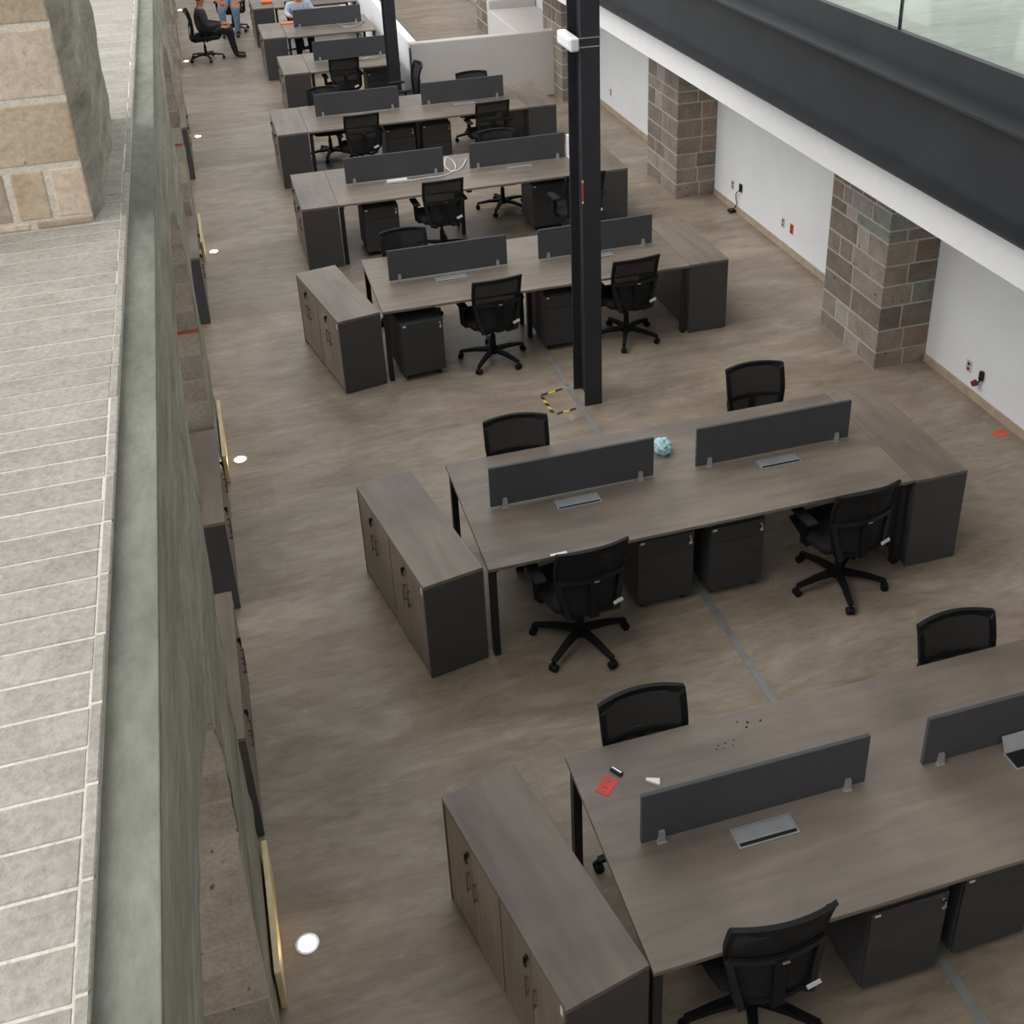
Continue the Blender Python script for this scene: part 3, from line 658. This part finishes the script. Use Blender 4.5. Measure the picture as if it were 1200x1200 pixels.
o = MB().cable([(2.45, 22.06, .80), (2.55, 21.7, T0+.006), (2.75, 21.62, T0+.006), (2.9, 21.75, T0+.02), (3.0, 22.1, T0+.005), (2.85, 22.4, T0+.005)], .007).build('pale_cable', 'aluminium', None, True); tag(o, 'pale cable curled on the seventh desk top', 'cable')
o = MB().cable([(2.4, 19.15, T0+.005), (2.5, 19.0, T0+.03), (2.62, 18.95, T0+.05), (2.76, 19.0, T0+.02), (2.82, 19.15, T0+.005)], .007).build('grey_cable', 'aluminium', None, True); tag(o, 'thin grey cable arching on the sixth desk top', 'cable')
t = thing('orange_bag', 'folded orange bag on top of the farthest credenza', 'bag', (1.42, 24.5, T0)); MB().box(-.11, .11, -.08, .08, 0, .05, .015, 2).build('bag_body', 'orange', t); MB().tube([(-.05, -.02, .05), (-.03, -.03, .08), (.03, -.03, .08), (.05, -.02, .05)], .006).build('bag_handle', 'orange', t)
t = thing('orange_folder', 'orange folder on the seventh desk in front of person', 'folder', (1.62, 22.4, T0)); MB().box(-.12, .12, -.08, .08, 0, .012, .002).build('cover', 'orange', t); MB().box(-.115, .115, -.075, .075, .0122, .016).build('sheet', 'orange', t)
t = thing('floor_bag', 'dark red bag on the floor at the far end of the hall', 'bag', (1.0, 28.9, 0)); MB().box(-.18, .18, -.1, .1, 0, .2, .04, 3).build('bag_body', 'dark_red', t); MB().tube([(-.08, 0, .19), (-.06, 0, .3), (.06, 0, .3), (.08, 0, .19)], .012).build('strap', 'cloth_black', t)
# right wall fittings
def outlet(y, z, label, mat='plate_grey'):
    t = thing('wall_outlet', label, 'outlet', (RW, y, z), 0, 'outlet plates on the right wall')
    MB().box(-.008, 0, -.036, .036, -.058, .058, .003).build('plate', mat, t)
    for dz in (-.024, .024): MB().box(-.0095, -.008, -.014, .014, dz-.014, dz+.014).build('socket', 'chair_grey' if mat != 'red_paint' else 'dark_red', t)
outlet(7.66, .28, 'white outlet plate on right wall nearest the camera'); outlet(11.24, .31, 'white outlet plate on right wall beside the red plate'); outlet(11.03, .31, 'bright red plate on right wall between the pillars', 'red_paint')
outlet(12.6, .31, 'white outlet plate on right wall beside the dangling wire'); outlet(17.13, .32, 'farthest white outlet plate on right wall, past second pillar')
t = thing('wall_plug', 'black plug with red end on right wall beside the near outlet', 'plug', (RW, 7.46, .26)); MB().box(-.035, 0, -.02, .02, -.02, .07, .005).build('plug_body', 'slot_black', t); MB().cyl((-.035, .03, -.05), (-.075, .03, -.06), .03, .026).build('red_end', 'dark_red', t); MB().bar([(-.02, 0, -.01), (-.03, .01, -.04), (-.045, .025, -.05)], .014, .014).build('neck', 'slot_black', t)
t = thing('dangling_wire', 'thin black wire dangling from right wall to a small box', 'wire', (RW, 12.36, 0)); MB().cable([(-.006, 0, .36), (-.03, -.02, .33), (-.04, .05, .27), (-.02, .10, .2), (-.03, .05, .12), (-.05, .09, .05), (-.05, .12, .03)], .006).build('cord', 'slot_black', t, True); MB().box(-.022, 0, -.03, .03, .30, .40, .004).build('wall_box', 'slot_black', t); MB().box(-.10, -.02, .08, .16, 0, .035, .004).build('junction_box', 'chair_grey', t)
# column fittings
t = thing('emergency_lamp', 'white emergency light strapped to the near black column', 'emergency light', (2.80, 8.76, 3.24)); MB().box(-.07, .008, -.18, .18, -.055, .055, .018, 3).build('lamp_case', 'white_plastic', t)
MB().box(-.073, -.07, -.14, .14, -.03, .03).build('lens', 'white_paint', t)
for z in (.05, -.02): MB().box(.0, .175, -.185, -.182, z-.004, z+.004).build('strap', 'aluminium', t)
t = thing('column_sticker', 'thin red and white strip stuck on the near black column edge', 'sticker', (2.807, 8.577, 1.94)); MB().box(0, .014, 0, .002, .02, .18).build('red_strip', 'red_paint', t); MB().box(0, .014, 0, .002, 0, .019).build('white_end', 'white_plastic', t); MB().box(0, .014, 0, .002, .181, .2).build('white_end', 'white_plastic', t)
# ------------------------------------------------------------------ people
def person(label, loc, rz, J, regions, hair_pts, mats, extra=None):
    """J: name -> (pos, radius, parent); regions: bone child name -> material index"""
    names = list(J); idx = {n: i for i, n in enumerate(names)}
    me = bpy.data.meshes.new('rig'); me.from_pydata([J[n][0] for n in names], [(idx[J[n][2]], idx[n]) for n in names if J[n][2]], [])
    o = bpy.data.objects.new('rig', me); C.objects.link(o)
    md = o.modifiers.new('skin', 'SKIN'); md.use_smooth_shade = True
    for i, n in enumerate(names):
        r = J[n][1]; me.skin_vertices[0].data[i].radius = r if isinstance(r, tuple) else (r, r)
        me.skin_vertices[0].data[i].use_root = (n == 'pelvis')
    o.modifiers.new('sub', 'SUBSURF').levels = 2
    dg = bpy.context.evaluated_depsgraph_get(); dg.update()
    body = bpy.data.meshes.new_from_object(o.evaluated_get(dg)); bpy.data.objects.remove(o)
    body.name = 'body'; body.materials.clear()
    for m in mats: body.materials.append(M[m])
    segs = [(Vector(J[J[n][2]][0]), Vector(J[n][0]), regions.get(n, 0)) for n in names if J[n][2]]
    for p in body.polygons:
        c = p.center; best = (9, 0)
        for a, b, r in segs:
            d = b-a; t_ = max(0, min(1, (c-a).dot(d)/max(1e-9, d.dot(d)))); q = (c-(a+d*t_)).length
            if q < best[0]: best = (q, r)
        p.material_index = best[1]; p.use_smooth = True
    t = thing('person', label, 'person', loc, rz)
    b = bpy.data.objects.new('body', body); C.objects.link(b); b.parent = t
    hd = Vector(J['head'][0])
    bm = bmesh.new(); bmesh.ops.create_icosphere(bm, subdivisions=3, radius=1)
    for v in list(bm.verts):
        if v.co.y > .25 and v.co.z < .55 or v.co.z < -.55: bm.verts.remove(v)
    for v in bm.verts: v.co = Vector((v.co.x*.088, v.co.y*.105-.012, v.co.z*.112+.03)) * (1+.04*noise.noise(v.co*4)) + hd
    m = MB(); m.bm.free(); m.bm = bm; m.build('hair', 'hair', t, True)
    mb = MB()
    for sg in (-1, 1): mb.cyl(hd+Vector((sg*.033, .082, .012)), hd+Vector((sg*.033, .094, .012)), .011)
    mb.build('eyes', 'slot_black', t)
    mb = MB(); mb.prism([hd+Vector((-.014, .088, -.028)), hd+Vector((.014, .088, -.028)), hd+Vector((0, .092, .015))], (0, .02, -.004)); mb.build('nose', 'skin', t)
    MB().box(-.026, .026, .084, .091, -.056, -.048).build('mouth', 'dark_red', t).location = hd
    if extra: extra(t)
    return t
def seated(knee_dx=.12, lean=0., seat=.58, sh=.95, handL=(.12, .36, .62), handR=(-.12, .36, .62), footY=.52, cross=False, elb=.66, kz=.55, kneeY=.44):
    J = {'pelvis': ((0, -.06, seat), (.17, .17), None), 'waist': ((0, -.06+lean*.3, seat+.17), (.165, .16), 'pelvis'), 'chest': ((0, -.05+lean*.8, sh-.12), (.185, .165), 'waist'),
         'neckb': ((0, -.05+lean, sh+.02), (.075, .07), 'chest'), 'neck': ((0, -.03+lean, sh+.09), .055, 'neckb'), 'head': ((0, .0+lean, sh+.20), (.082, .098), 'neck'), 'crown': ((0, 0+lean, sh+.285), (.06, .075), 'head')}
    for s, n, h in ((1, 'L', handL), (-1, 'R', handR)):
        J['sh'+n] = ((s*.19, -.05+lean, sh-.03), (.075, .078), 'chest'); J['el'+n] = ((s*.25, .04+lean*.8, elb), .058, 'sh'+n)
        hv = Vector(h); ev = Vector(J['el'+n][0]); d = (hv-ev).normalized()
        J['wr'+n] = (tuple(hv), .03, 'el'+n); J['pa'+n] = (tuple(hv+d*.065), (.04, .018), 'wr'+n)
        up = Vector((0, 0, 1)); sd = d.cross(up).normalized()
        for k in range(4):
            p0 = hv+d*(.10-.004*abs(k-1))+sd*(k-1.5)*.021; J['f%d%s' % (k, n)] = (tuple(p0), .0095, 'pa'+n)
            J['g%d%s' % (k, n)] = (tuple(p0+d*(.042-.006*abs(k-1.3))-up*.018), .008, 'f%d%s' % (k, n))
        J['th'+n] = (tuple(hv+d*.05-sd*s*-.045), .0105, 'pa'+n)
        J['hip'+n] = ((s*.095, -.02, seat-.01), (.135, .13), 'pelvis')
        kx = s*knee_dx; ky = kneeY; J['kn'+n] = ((kx, ky, kz), .098, 'hip'+n)
        J['ca'+n] = ((kx, ky+.01, kz-.18), .074, 'kn'+n); J['an'+n] = ((kx, footY-.02, .10), .056, 'ca'+n)
        J['he'+n] = ((kx, footY, .05), (.042, .045), 'an'+n); J['to'+n] = ((kx, footY+.17, .034), (.04, .028), 'he'+n)
    return J
def regs(shirt, trouser, shoe, skin, sleeve_forearm=None):
    r = {}
    for n in ('waist', 'chest', 'neckb'): r[n] = shirt
    for n in ('neck', 'head', 'crown'): r[n] = skin
    for s in 'LR':
        r['sh'+s] = shirt; r['el'+s] = shirt; r['wr'+s] = shirt if sleeve_forearm else skin
        for k in ('pa', 'th', 'f0', 'f1', 'f2', 'f3', 'g0', 'g1', 'g2', 'g3'): r[k+s] = skin
        for k in ('hip', 'kn', 'ca', 'an'): r[k+s] = trouser
        for k in ('he', 'to'): r[k+s] = shoe
    return r
MT = lambda shirt, trs: ['skin', shirt, trs, 'shoe']
person('seated man in black trousers and dark shirt on a task chair', (.15, 23.38, 0), -PI/2, seated(.11, .0, handL=(.10, .30, .66), handR=(-.08, .32, .65)), regs(1, 2, 3, 0, True), None, MT('cloth_grey', 'cloth_black'))
def lan(t):
    MB().box(-.022, .022, 0, .004, -.03, .03).build('badge', 'white_plastic', t).location = (.03, .075, .70)
person('seated woman in blue jeans and black top facing the man', (.74, 25.70, 0), math.radians(172), seated(.14, .0, handL=(.13, .34, .66), handR=(-.16, .30, .64)), regs(1, 2, 3, 0), None, MT('cloth_black', 'denim'), lan)
person('person in pale blue shirt sitting at the seventh desk', (1.92, 23.05, 0), PI, seated(.12, .08, handL=(.20, .40, .82), handR=(-.22, .42, .82), elb=.80, footY=.42, kneeY=.40, sh=.98), regs(1, 2, 3, 0, True), None, MT('shirt_pale', 'navy'), lan)
